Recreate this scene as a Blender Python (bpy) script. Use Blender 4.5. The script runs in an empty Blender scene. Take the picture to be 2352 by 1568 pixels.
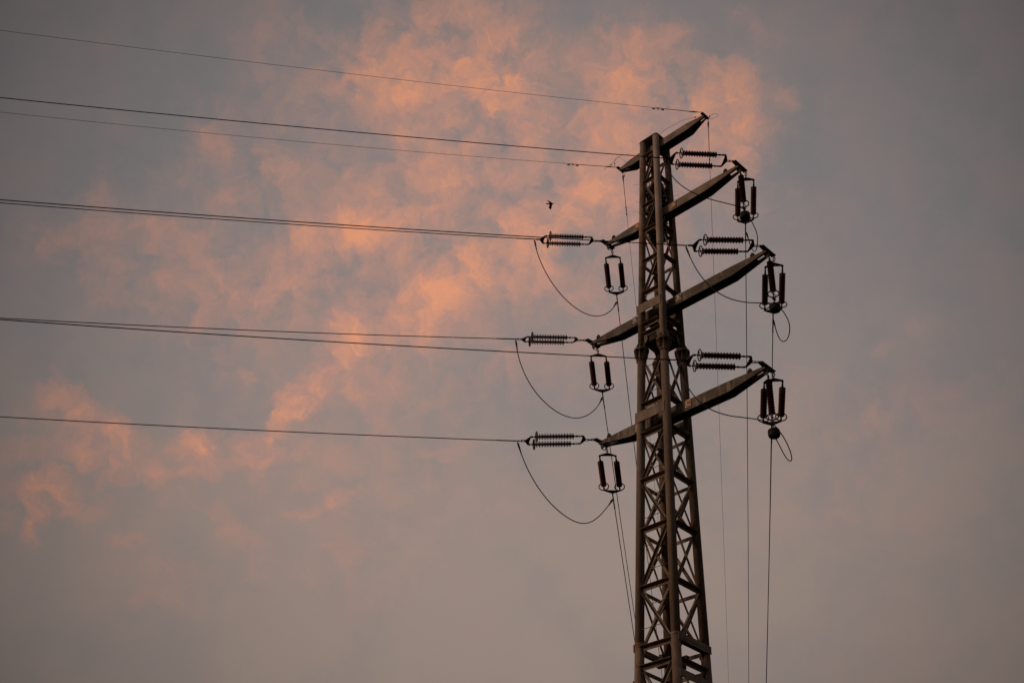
import bpy, bmesh, math, random
from mathutils import Vector, Matrix
V = Vector
random.seed(7)
scene = bpy.context.scene
col = scene.collection

# ------------------------------------------------------------------ camera
FW = V((-0.58996358, 0.54442264, 0.59627759))
RT = V((0.7041608, 0.70827627, 0.050023))
UP = V((0.39509561, -0.44938705, 0.80121828))
cd = bpy.data.cameras.new('camera')
cam = bpy.data.objects.new('camera', cd)
col.objects.link(cam)
cd.sensor_width = 36.0
cd.lens = 4560.93 / 4096 * 36
cd.clip_start = 0.1
cd.clip_end = 6000
M = Matrix((RT, UP, -FW)).transposed().to_4x4()
M.translation = V((16.92734, -21.67675, 1.6))
cam.matrix_world = M
scene.camera = cam
scene.render.resolution_x = 1024
scene.render.resolution_y = 682

# ------------------------------------------------------------------ sky
SUN_AZ, SUN_EL = math.radians(-128), math.radians(14)     # direction the light comes from
world = bpy.data.worlds.new('World')
scene.world = world
world.cycles.sampling_method = 'MANUAL'
world.cycles.sample_map_resolution = 256
world.use_nodes = True
nt = world.node_tree
nt.nodes.clear()
N = nt.nodes.new
L = nt.links.new


def setin(node, i, v):
    if isinstance(v, bpy.types.NodeSocket):
        L(v, node.inputs[i])
    elif v is not None:
        node.inputs[i].default_value = v


def mth(op, a, b=None, c=None, clamp=False):
    n = N('ShaderNodeMath')
    n.operation = op
    n.use_clamp = clamp
    setin(n, 0, a); setin(n, 1, b); setin(n, 2, c)
    return n.outputs[0]


def vm(op, a, b=None, out=0):
    n = N('ShaderNodeVectorMath')
    n.operation = op
    setin(n, 0, a); setin(n, 1, b)
    return n.outputs[out]


def noise(vec, scale, detail=5, rough=0.55, color=False, dist=0.0):
    n = N('ShaderNodeTexNoise')
    n.inputs['Scale'].default_value = scale
    n.inputs['Detail'].default_value = detail
    n.inputs['Roughness'].default_value = rough
    n.inputs['Distortion'].default_value = dist
    L(vec, n.inputs['Vector'])
    return n.outputs['Color' if color else 'Fac']


def mixc(f, a, b):
    n = N('ShaderNodeMix')
    n.data_type = 'RGBA'
    setin(n, 0, f)
    for k, v in ((6, a), (7, b)):
        if isinstance(v, bpy.types.NodeSocket):
            L(v, n.inputs[k])
        else:
            n.inputs[k].default_value = (*v, 1)
    return n.outputs[2]


def smooth(x, a, b, c=0.0, d=1.0):
    n = N('ShaderNodeMapRange')
    n.interpolation_type = 'SMOOTHSTEP'
    L(x, n.inputs[0])
    n.inputs[1].default_value = a; n.inputs[2].default_value = b
    n.inputs[3].default_value = c; n.inputs[4].default_value = d
    return n.outputs[0]


geo = N('ShaderNodeTexCoord')
D = vm('NORMALIZE', geo.outputs['Generated'])
# bearings of the evening sky measured from one fixed direction towards the pylon
dz = vm('DOT_PRODUCT', D, tuple(FW), 1)
dx = vm('DOT_PRODUCT', D, tuple(RT), 1)
dy = vm('DOT_PRODUCT', D, tuple(UP), 1)
dzc = mth('MAXIMUM', dz, 0.2)
px = mth('DIVIDE', dx, dzc)
py = mth('DIVIDE', dy, dzc)
cx = N('ShaderNodeCombineXYZ')
L(px, cx.inputs[0]); L(py, cx.inputs[1])
P0 = cx.outputs[0]


def warp(vec, scale, amt, detail, rough=0.6):
    c = noise(vec, scale, detail, rough, True)
    s = N('ShaderNodeVectorMath'); s.operation = 'SUBTRACT'
    L(c, s.inputs[0]); s.inputs[1].default_value = (0.5, 0.5, 0.5)
    m = N('ShaderNodeVectorMath'); m.operation = 'SCALE'
    L(s.outputs[0], m.inputs[0]); m.inputs['Scale'].default_value = amt
    f = N('ShaderNodeVectorMath'); f.operation = 'MULTIPLY'
    L(m.outputs[0], f.inputs[0]); f.inputs[1].default_value = (1, 1, 0)
    a = N('ShaderNodeVectorMath'); a.operation = 'ADD'
    L(vec, a.inputs[0]); L(f.outputs[0], a.inputs[1])
    return a.outputs[0]


PW = warp(P0, 12.0, 0.030, 2)
PW = warp(PW, 34.0, 0.042, 6, 0.68)

# cloud masses: x, y (pixels of a 2352 wide view of that part of the sky), radii, tilt, weight
CL = [
    (1000, 50, 110, 80, 0, .55), (1110, 120, 150, 120, 0, .75), (915, 150, 140, 80, 0, .85), (1180, 185, 80, 90, 0, .6),
    (870, 205, 90, 40, 0, .35), (970, 230, 230, 110, 0, .32), (1095, 290, 180, 90, 0, .3),
    (1450, 110, 100, 100, 0, .5), (1510, 170, 80, 80, 0, .65), (1395, 170, 90, 60, 0, .4), (1640, 205, 85, 50, 0, .85),
    (1600, 245, 100, 34, 0, .9), (1675, 280, 60, 100, 0, .30), (1690, 345, 80, 60, 0, .28), (1450, 270, 170, 90, 0, .4), (1600, 310, 130, 70, 0, .42),
    (600, 60, 110, 70, 0, .22), (700, 150, 100, 110, 0, .12), (640, 205, 90, 80, 0, .12), (440, 225, 50, 50, 0, .08), (485, 330, 52, 40, 0, .34), (640, 375, 90, 45, -25, .45),
    (395, 395, 60, 30, 0, .22), (240, 520, 110, 50, 0, .2), (90, 545, 110, 50, 0, .22), (330, 600, 200, 70, 0, .24), (520, 650, 220, 90, 0, .26), (380, 740, 200, 80, 0, .18), (700, 640, 160, 90, 0, .2), (620, 470, 120, 80, 0, .2), (405, 520, 130, 45, 0, .22), (230, 455, 40, 60, 0, .2),
    (855, 465, 75, 70, 0, .62), (830, 520, 150, 42, 0, .5), (965, 520, 70, 50, 0, .4), (1010, 420, 110, 60, 0, .22), (790, 560, 120, 40, 0, .25),
    (1250, 512, 68, 44, 0, .95), (1335, 470, 60, 65, 0, .6), (1330, 520, 110, 30, 0, .4), (1430, 430, 80, 50, 0, .35), (1300, 400, 90, 30, 0, .3), (1240, 565, 60, 24, 35, .75),
    (1065, 640, 78, 58, 0, .85), (995, 660, 40, 50, 0, .6), (975, 715, 46, 62, 20, .8), (1110, 600, 130, 60, 0, .45), (1180, 660, 90, 50, 0, .25),
    (925, 755, 70, 40, 20, .65), (800, 745, 40, 26, 0, .5), (900, 800, 100, 36, 0, .35),
    (790, 790, 46, 40, 30, .7), (745, 850, 50, 32, 30, .85), (690, 912, 46, 38, 0, 1.3), (668, 945, 36, 24, 0, .7), (760, 905, 70, 24, 0, .4), (640, 965, 24, 24, 0, .8),
    (625, 995, 40, 14, 0, .55), (560, 855, 18, 20, 0, .45), (500, 870, 50, 20, 0, .15),
    (468, 1015, 30, 32, 0, 1.1), (458, 1080, 34, 26, 0, .95), (555, 1040, 70, 24, 0, .42), (620, 1045, 60, 22, 0, .45), (690, 1035, 70, 22, -15, .5), (400, 1030, 40, 24, 0, .45),
    (190, 940, 30, 100, 32, .75), (120, 900, 40, 40, 0, .3), (245, 1010, 66, 62, -20, 1.0), (60, 930, 110, 34, 10, .28), (130, 1010, 160, 56, 0, .3), (330, 1055, 90, 34, -10, .38),
    (300, 1080, 60, 20, 0, .4), (450, 1160, 190, 22, -30, .42), (640, 1085, 130, 30, 0, .2), (560, 1010, 30, 18, 0, .5), (520, 1060, 26, 18, 0, .5), (600, 1000, 26, 14, 0, .4), (720, 1050, 30, 14, 0, .45), (380, 1075, 30, 18, 0, .4),
    (120, 1130, 50, 44, 0, 1.5), (88, 1190, 22, 50, -15, .75), (60, 1120, 60, 26, 0, .4), (170, 1175, 58, 28, 0, .55), (292, 1232, 38, 18, 0, .65), (6, 1195, 30, 30, 0, .45),
    (700, 1172, 70, 12, 10, .16), (800, 1135, 110, 16, 20, .22), (1080, 1015, 90, 14, 14, .25), (900, 960, 200, 80, 0, .14), (880, 890, 120, 50, 0, .2),
    (900, 840, 140, 60, 0, .2), (330, 1370, 90, 26, 5, .14), (430, 1395, 110, 30, 0, .14), (710, 1340, 80, 24, 0, .14), (870, 1370, 90, 60, 0, .1), (320, 1290, 90, 14, 8, .16),
    (2000, 930, 330, 110, 4, .17), (1950, 1100, 400, 200, 0, .12), (1640, 205, 60, 36, 0, .5), (1250, 510, 50, 34, 0, .4), (1900, 60, 300, 60, 0, .10), (2120, 755, 60, 22, 0, .16), (2020, 800, 60, 18, 8, .14), (2110, 690, 60, 18, -20, .1), (1815, 235, 40, 22, 0, .3), (1780, 215, 26, 24, 0, .15), (1690, 10, 40, 22, 0, .22), (1740, 60, 50, 26, -30, .14),
    (1420, 1100, 90, 20, 0, .16), (1900, 1180, 260, 80, 0, .07), (1760, 120, 40, 50, 0, .08), (1905, 250, 40, 60, 0, .08),
    (1020, 340, 380, 300, 0, .34), (520, 500, 330, 190, 0, .20), (1280, 620, 280, 240, 0, .48), (1480, 330, 250, 190, 0, .44), (820, 880, 330, 200, 0, .28), (170, 1060, 270, 150, 0, .22),
    (480, 240, 220, 120, 0, .04), (600, 1060, 260, 70, 10, .18), (860, 640, 330, 140, 20, .34), (1080, 460, 240, 120, 0, .2), (1700, 480, 200, 260, 0, .12), (900, 1180, 400, 110, 8, .22), (560, 1330, 420, 110, 0, .18),
]
acc = None
for (x, y, rx, ry, rot, w) in CL:
    n = N('ShaderNodeMapping')
    n.vector_type = 'TEXTURE'
    k = 1.7415 / 4560.9
    n.inputs['Location'].default_value = ((x - 1176) * k, (784 - y) * k, 0)
    n.inputs['Rotation'].default_value = (0, 0, math.radians(rot))
    n.inputs['Scale'].default_value = (rx * k * 1.6, ry * k * 1.6, 1)
    L(PW, n.inputs['Vector'])
    g = N('ShaderNodeTexGradient')
    g.gradient_type = 'SPHERICAL'
    L(n.outputs[0], g.inputs[0])
    acc = mth('MULTIPLY_ADD', g.outputs['Fac'], w * 1.25, acc if acc else 0.0)
front = smooth(dz, 0.55, 0.8)
S = mth('MULTIPLY', acc, front)
# the same broken cloud goes on over the rest of the sky
sep = N('ShaderNodeSeparateXYZ'); L(D, sep.inputs[0])
zc = mth('MAXIMUM', sep.outputs[2], 0.06)
fl = N('ShaderNodeCombineXYZ')
L(mth('DIVIDE', sep.outputs[0], zc), fl.inputs[0]); L(mth('DIVIDE', sep.outputs[1], zc), fl.inputs[1])
gen = smooth(noise(fl.outputs[0], 1.1, 7, 0.6), 0.52, 0.72, 0.0, 0.55)
S = mth('ADD', S, mth('MULTIPLY', gen, mth('SUBTRACT', 1.0, front)))
fb = noise(PW, 17.0, 9, 0.60)
fb3 = noise(PW, 46.0, 7, 0.62)
SC = mth('SUBTRACT', 1.0, mth('POWER', 2.718, mth('MULTIPLY', S, -0.88)))
# broken texture eats into the masses
nn = mth('ADD', mth('MULTIPLY_ADD', fb, 3.4, -1.66), mth('MULTIPLY_ADD', fb3, 1.7, -0.85))
dens = mth('MULTIPLY_ADD', nn, mth('MULTIPLY_ADD', SC, 0.98, 0.14), SC)
cover = smooth(dens, 0.05, 0.78)
core = smooth(dens, 0.55, 1.40)
veil = mth('MULTIPLY', smooth(noise(PW, 24.0, 9, 0.64), 0.42, 0.68), smooth(SC, 0.02, 0.35, 0.06, 0.62))
# clear air between: slightly bluer where there is no veil
bluer = smooth(noise(P0, 9.0, 5, 0.6), 0.40, 0.66)
# the elevation angle decides between the greyer upper sky and the dusty lower one
low = smooth(py, -0.24, 0.16, 1.0, 0.0)
base = mixc(low, (0.262, 0.224, 0.216), (0.345, 0.261, 0.222))
base = mixc(mth('MULTIPLY', bluer, mth('MULTIPLY_ADD', low, -0.40, 0.66)), base, (0.212, 0.206, 0.210))
pink = (0.480, 0.268, 0.212)
orange = (0.800, 0.335, 0.185)
clr = mixc(mth('MAXIMUM', mth('MULTIPLY', cover, 0.95), veil), base, pink)
clr = mixc(core, clr, orange)
# lens vignette put into the sky colour: bright middle, dimmer outwards
gx = mth('SUBTRACT', px, 0.02)
gy = mth('ADD', py, 0.02)
r2 = mth('ADD', mth('MULTIPLY', gx, gx), mth('MULTIPLY', gy, gy))
den = mth('ADD', mth('MULTIPLY_ADD', r2, 0.3, 1.0), mth('MULTIPLY', mth('MULTIPLY', r2, r2), 15.0))
lobe = mth('MAXIMUM', mth('DIVIDE', 1.0, den), 0.34)
sc = N('ShaderNodeVectorMath'); sc.operation = 'SCALE'
L(clr, sc.inputs[0]); L(lobe, sc.inputs['Scale'])
sky = N('ShaderNodeTexSky')
sky.sky_type = 'NISHITA'
sky.sun_disc = False
sky.sun_elevation = SUN_EL
sky.sun_rotation = math.pi / 2 - SUN_AZ
sky.dust_density = 4.0
sky.air_density = 1.5
nsc = N('ShaderNodeVectorMath'); nsc.operation = 'SCALE'
L(sky.outputs[0], nsc.inputs[0]); nsc.inputs['Scale'].default_value = 0.06
msc = N('ShaderNodeVectorMath'); msc.operation = 'SCALE'
L(sc.outputs[0], msc.inputs[0]); msc.inputs['Scale'].default_value = 9.2
add = N('ShaderNodeVectorMath'); add.operation = 'ADD'
L(nsc.outputs[0], add.inputs[0]); L(msc.outputs[0], add.inputs[1])
bg = N('ShaderNodeBackground')
bg.inputs['Strength'].default_value = 0.1
L(add.outputs[0], bg.inputs['Color'])
wo = N('ShaderNodeOutputWorld')
L(bg.outputs[0], wo.inputs['Surface'])

# ------------------------------------------------------------------ low soft evening sun
sl = bpy.data.lights.new('sun', 'SUN')
sl.energy = 0.9
sl.angle = math.radians(14)
sl.color = (1.0, 0.72, 0.52)
so = bpy.data.objects.new('sun', sl)
col.objects.link(so)
sd = V((math.cos(SUN_AZ) * math.cos(SUN_EL), math.sin(SUN_AZ) * math.cos(SUN_EL), math.sin(SUN_EL)))
so.rotation_euler = sd.to_track_quat('Z', 'Y').to_euler()
so.location = (0, 0, 60)

vs = scene.view_settings
vs.view_transform = 'Standard'
vs.look = 'None'
vs.exposure = 0
vs.gamma = 1
vs.use_curve_mapping = False


# ------------------------------------------------------------------ materials
def material(name, base, dark, rust=None, rust_lo=0.6, rough=0.75, metal=0.0, scale=2.2, stretch=0.25, bump=0.15, fine=0.35, spec=0.3, tint=None, scrape=None):
    m = bpy.data.materials.new(name)
    m.use_nodes = True
    t = m.node_tree
    b = t.nodes['Principled BSDF']
    g = t.nodes.new('ShaderNodeNewGeometry')
    mp = t.nodes.new('ShaderNodeMapping')
    mp.inputs['Scale'].default_value = (1, 1, stretch)
    t.links.new(g.outputs['Position'], mp.inputs['Vector'])

    def ns(s, d, r):
        n = t.nodes.new('ShaderNodeTexNoise')
        n.inputs['Scale'].default_value = s
        n.inputs['Detail'].default_value = d
        n.inputs['Roughness'].default_value = r
        t.links.new(mp.outputs[0], n.inputs['Vector'])
        return n.outputs['Fac']

    def ramp(f, lo, hi):
        n = t.nodes.new('ShaderNodeMapRange')
        t.links.new(f, n.inputs[0])
        n.inputs[1].default_value = lo; n.inputs[2].default_value = hi
        return n.outputs[0]

    def mx(f, a, c):
        n = t.nodes.new('ShaderNodeMix'); n.data_type = 'RGBA'
        t.links.new(f, n.inputs[0])
        for k, v in ((6, a), (7, c)):
            if isinstance(v, bpy.types.NodeSocket):
                t.links.new(v, n.inputs[k])
            else:
                n.inputs[k].default_value = (*v, 1)
        return n.outputs[2]
    a = ns(scale, 6, 0.65)
    f = ns(scale * 14, 4, 0.7)
    c = mx(ramp(a, 0.36, 0.66), base, dark)
    if rust:
        r = ns(scale * 1.7 + 0.3, 7, 0.7)
        c = mx(ramp(r, rust_lo, rust_lo + 0.12), c, rust)
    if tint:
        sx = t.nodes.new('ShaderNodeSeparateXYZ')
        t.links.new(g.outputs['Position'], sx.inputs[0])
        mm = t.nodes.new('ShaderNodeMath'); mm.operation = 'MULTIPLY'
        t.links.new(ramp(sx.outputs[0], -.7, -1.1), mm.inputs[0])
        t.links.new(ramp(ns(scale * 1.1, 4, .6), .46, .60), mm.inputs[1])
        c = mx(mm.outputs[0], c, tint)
    if scrape:
        m2 = t.nodes.new('ShaderNodeMapping')
        m2.inputs['Rotation'].default_value = (0, math.radians(28), 0)
        m2.inputs['Scale'].default_value = (5.5, 1, .8)
        t.links.new(g.outputs['Position'], m2.inputs['Vector'])
        n2 = t.nodes.new('ShaderNodeTexNoise')
        n2.inputs['Scale'].default_value = 1.3; n2.inputs['Detail'].default_value = 5
        t.links.new(m2.outputs[0], n2.inputs['Vector'])
        c = mx(ramp(n2.outputs['Fac'], .57, .66), c, scrape)
    h = t.nodes.new('ShaderNodeHueSaturation')
    vv = t.nodes.new('ShaderNodeMapRange')
    t.links.new(f, vv.inputs[0])
    vv.inputs[1].default_value = 0.3; vv.inputs[2].default_value = 0.7
    vv.inputs[3].default_value = 1 - fine; vv.inputs[4].default_value = 1 + fine
    t.links.new(vv.outputs[0], h.inputs['Value'])
    t.links.new(c, h.inputs['Color'])
    t.links.new(h.outputs[0], b.inputs['Base Color'])
    b.inputs['Roughness'].default_value = rough
    b.inputs['Metallic'].default_value = metal
    b.inputs['Specular IOR Level'].default_value = spec
    if bump:
        bu = t.nodes.new('ShaderNodeBump')
        bu.inputs['Strength'].default_value = bump
        bu.inputs['Distance'].default_value = 0.01
        t.links.new(f, bu.inputs['Height'])
        t.links.new(bu.outputs[0], b.inputs['Normal'])
    return m


MT = {
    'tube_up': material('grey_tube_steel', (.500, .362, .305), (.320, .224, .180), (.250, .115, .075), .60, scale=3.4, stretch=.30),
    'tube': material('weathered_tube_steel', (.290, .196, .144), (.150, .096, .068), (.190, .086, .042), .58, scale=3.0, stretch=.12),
    'tube_rust': material('rust_streaked_tube_steel', (.400, .285, .225), (.085, .052, .037), (.290, .130, .058), .50, scale=2.6, stretch=.38),
    'tube_dark': material('dark_tube_steel', (.190, .118, .082), (.080, .050, .036), (.170, .080, .040), .58, scale=2.6, stretch=.14),  # darker brown tone for the two rear tubes
    'lattice': material('dusty_angle_steel', (.270, .186, .138), (.140, .092, .066), (.180, .085, .042), .60, scale=3.4, stretch=.5),
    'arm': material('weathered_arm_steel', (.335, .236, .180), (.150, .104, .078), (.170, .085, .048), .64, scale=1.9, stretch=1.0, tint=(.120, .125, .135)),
    'arm_scraped': material('scraped_dark_arm_steel', (.165, .118, .090), (.085, .060, .046), None, scale=1.9, stretch=1.0, tint=(.21, .175, .155), scrape=(.270, .200, .158)),
    'arm_in': material('shaded_arm_steel', (.055, .042, .036), (.030, .023, .020), None, scale=3, stretch=1.0),  # shade of undersides and inner faces put into the colour
    'hard': material('galvanised_fittings', (.070, .048, .037), (.040, .027, .021), (.090, .045, .025), .6, rough=.55, metal=.3, scale=12, stretch=1),
    'yoke': material('dark_yoke_steel', (.050, .038, .033), (.028, .021, .018), None, rough=.6, scale=10, stretch=1),
    'ring': material('dull_ring_steel', (.190, .135, .100), (.120, .082, .060), None, rough=.5, metal=.2, scale=9, stretch=1),
    'porc': material('brown_porcelain', (.105, .020, .012), (.060, .012, .008), None, rough=.5, scale=8, stretch=1, bump=0, fine=.12, spec=.25),
    'wire': material('aged_conductor', (.045, .026, .026), (.028, .018, .018), None, rough=.6, metal=.2, scale=6, stretch=1, bump=0),
    'jump': material('brown_jumper_cable', (.085, .050, .036), (.045, .028, .022), None, rough=.6, metal=.2, scale=4, stretch=1, bump=0),
    'weight': material('cast_iron_weight', (.026, .016, .012), (.014, .010, .008), (.045, .020, .011), .6, rough=.7, scale=6, stretch=1),
    'twig': material('dry_twig', (.048, .029, .019), (.022, .014, .010), None, rough=.9, scale=5, stretch=1, bump=0),
    'bird': material('dark_plumage', (.018, .014, .013), (.008, .006, .006), None, rough=.8, scale=20, stretch=1, bump=0),
    'ground': material('dusky_field', (.050, .042, .028), (.030, .028, .018), None, rough=.95, scale=.35, stretch=1, bump=.3),
    'concrete': material('footing_concrete', (.30, .27, .24), (.20, .18, .16), None, rough=.9, scale=4, stretch=1),
    'pale': material('pale_enamel', (.60, .44, .33), (.44, .32, .24), (.15, .08, .05), .68, rough=.5, scale=9, stretch=1),
    'orange': material('orange_enamel', (.52, .190, .034), (.40, .145, .03), None, rough=.5, scale=9, stretch=1, fine=.2),
    'brown': material('dark_brown_enamel', (.050, .036, .024), (.036, .027, .018), None, rough=.5, scale=9, stretch=1),
    'red': material('red_enamel', (.40, .030, .020), (.30, .024, .016), None, rough=.5, scale=9, stretch=1, fine=.2),
    'white': material('white_lettering', (.80, .68, .56), (.70, .58, .46), None, rough=.5, scale=9, stretch=1, fine=.1),
}

# ------------------------------------------------------------------ mesh helpers
WORLD = {}


class MB:
    def __init__(s):
        s.bm = bmesh.new()

    def face(s, vs_, smooth=False):
        try:
            f = s.bm.faces.new(vs_)
            f.smooth = smooth
            return f
        except ValueError:
            return None

    def prism(s, pts, d):
        """closed polygon pts (3d) swept by vector d"""
        d = V(d)
        a = [s.bm.verts.new(V(p)) for p in pts]
        b = [s.bm.verts.new(V(p) + d) for p in pts]
        s.face(a[::-1]); s.face(b)
        n = len(a)
        for i in range(n):
            s.face([a[i], a[(i + 1) % n], b[(i + 1) % n], b[i]])
        return s

    def box(s, c, size, ax=None):
        c = V(c)
        X, Y, Z = ax if ax else (V((1, 0, 0)), V((0, 1, 0)), V((0, 0, 1)))
        X = X * size[0] / 2; Y = Y * size[1] / 2; Z = Z * size[2] / 2
        return s.prism([c - X - Y - Z, c + X - Y - Z, c + X + Y - Z, c - X + Y - Z], Z * 2)

    def extrude(s, p0, p1, a, b, prof):
        """profile (list of 2d) in axes a, b from p0 to p1"""
        p0 = V(p0); p1 = V(p1); a = V(a); b = V(b)
        return s.prism([p0 + a * x + b * y for x, y in prof], p1 - p0)

    def tube(s, pts, r, sides=8, caps=True, rads=None):
        pts = [V(p) for p in pts]
        rings = []
        prev = None
        for i, p in enumerate(pts):
            t = (pts[min(i + 1, len(pts) - 1)] - pts[max(i - 1, 0)]).normalized()
            if prev is None:
                ref = V((0, 0, 1)) if abs(t.z) < .9 else V((1, 0, 0))
                u = t.cross(ref).normalized()
            else:
                u = (prev - t * prev.dot(t)).normalized()
            prev = u
            w = t.cross(u)
            rr = rads[i] if rads else r
            rings.append([s.bm.verts.new(p + (u * math.cos(2 * math.pi * k / sides) + w * math.sin(2 * math.pi * k / sides)) * rr) for k in range(sides)])
        for a, b in zip(rings, rings[1:]):
            for k in range(sides):
                s.face([a[k], a[(k + 1) % sides], b[(k + 1) % sides], b[k]], True)
        if caps:
            s.face(rings[0][::-1]); s.face(rings[-1])
        return s

    def lathe(s, o, axis, prof, sides=20, smooth=True):
        """prof: (distance along axis, radius)"""
        o = V(o); t = V(axis).normalized()
        ref = V((0, 0, 1)) if abs(t.z) < .9 else V((1, 0, 0))
        u = t.cross(ref).normalized(); w = t.cross(u)
        prev = None
        for d, r in prof:
            r = max(r, .0004)
            ring = [s.bm.verts.new(o + t * d + (u * math.cos(2 * math.pi * k / sides) + w * math.sin(2 * math.pi * k / sides)) * r) for k in range(sides)]
            if prev:
                for k in range(sides):
                    s.face([prev[k], prev[(k + 1) % sides], ring[(k + 1) % sides], ring[k]], smooth)
            else:
                s.face(ring[::-1])
            prev = ring
        s.face(prev)
        return s

    def torus(s, c, axis, R, r, n=36, m=8, sq=1.0, ax2=None):
        c = V(c); t = V(axis).normalized()
        u = V(ax2).normalized() if ax2 else t.cross(V((0, 0, 1)) if abs(t.z) < .9 else V((1, 0, 0))).normalized()
        w = t.cross(u)
        rings = []
        for i in range(n):
            a = 2 * math.pi * i / n
            d = u * math.cos(a) * sq + w * math.sin(a)
            dn = d.normalized()
            rings.append([s.bm.verts.new(c + d * R + (dn * math.cos(2 * math.pi * k / m) + t * math.sin(2 * math.pi * k / m)) * r) for k in range(m)])
        for i in range(n):
            a = rings[i]; b = rings[(i + 1) % n]
            for k in range(m):
                s.face([a[k], a[(k + 1) % m], b[(k + 1) % m], b[k]], True)
        return s

    def plate(s, outline, holes, d):
        """flat plate with round holes; outline: 3d pts, holes: (centre, radius, u, w); d thickness vector"""
        d = V(d)
        edges = []
        loops = []
        for pts in [[V(p) for p in outline]] + [[V(c) + V(u) * math.cos(-2 * math.pi * k / 10) * r + V(w) * math.sin(-2 * math.pi * k / 10) * r for k in range(10)] for c, r, u, w in holes]:
            vs_ = [s.bm.verts.new(p) for p in pts]
            loops.append(vs_)
            for i in range(len(vs_)):
                edges.append(s.bm.edges.new((vs_[i], vs_[(i + 1) % len(vs_)])))
        res = bmesh.ops.triangle_fill(s.bm, use_beauty=True, use_dissolve=False, edges=edges)
        faces = [g for g in res['geom'] if isinstance(g, bmesh.types.BMFace)]
        ext = bmesh.ops.extrude_face_region(s.bm, geom=faces)
        bmesh.ops.translate(s.bm, vec=d, verts=[g for g in ext['geom'] if isinstance(g, bmesh.types.BMVert)])
        # extrude keeps the source faces when they are a region of their own: put a back on if it went missing
        return s

    def build(s, name, mat, parent=None, bevel=0):
        if bevel:
            bmesh.ops.bevel(s.bm, geom=[e for e in s.bm.edges], offset=bevel, segments=1, affect='EDGES')
        bmesh.ops.recalc_face_normals(s.bm, faces=s.bm.faces)
        lo = V((min(v.co[i] for v in s.bm.verts) for i in range(3)))
        hi = V((max(v.co[i] for v in s.bm.verts) for i in range(3)))
        c = (lo + hi) / 2
        bmesh.ops.translate(s.bm, vec=-c, verts=s.bm.verts)
        me = bpy.data.meshes.new(name)
        s.bm.to_mesh(me)
        s.bm.free()
        me.materials.append(MT[mat] if isinstance(mat, str) else mat)
        o = bpy.data.objects.new(name, me)
        col.objects.link(o)
        if parent is not None:
            o.parent = parent
            o.location = c - WORLD[parent.name]
        else:
            o.location = c
        WORLD[o.name] = c
        return o


def tag(o, label, cat, group=None, kind=None):
    if label: o['label'] = label
    if cat: o['category'] = cat
    if group: o['group'] = group
    if kind: o['kind'] = kind
    return o


def empty(name, loc, label, cat, group=None):
    o = bpy.data.objects.new(name, None)
    col.objects.link(o)
    o.empty_display_size = .2
    o.location = loc
    WORLD[o.name] = V(loc)
    return tag(o, label, cat, group)


def copy_tree(o, parent=None):
    c = o.copy()
    col.objects.link(c)
    if parent is not None:
        c.parent = parent
    for ch in list(o.children):
        copy_tree(ch, c)
    return c


# ------------------------------------------------------------------ ground
g = MB()
vsq = [g.bm.verts.new((x, y, 0)) for x, y in ((-2500, -2500), (2500, -2500), (2500, 2500), (-2500, 2500))]
g.face(vsq)
tag(g.build('ground', 'ground'), 'dark open field under the pylon', None, kind='structure')

# ------------------------------------------------------------------ pylon
ZT = 30.52


def w(z):
    return .2795 + .0164 * (ZT - z)


def leg(sx, sy, z):
    return V((sx * w(z), sy * w(z), z))


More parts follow.
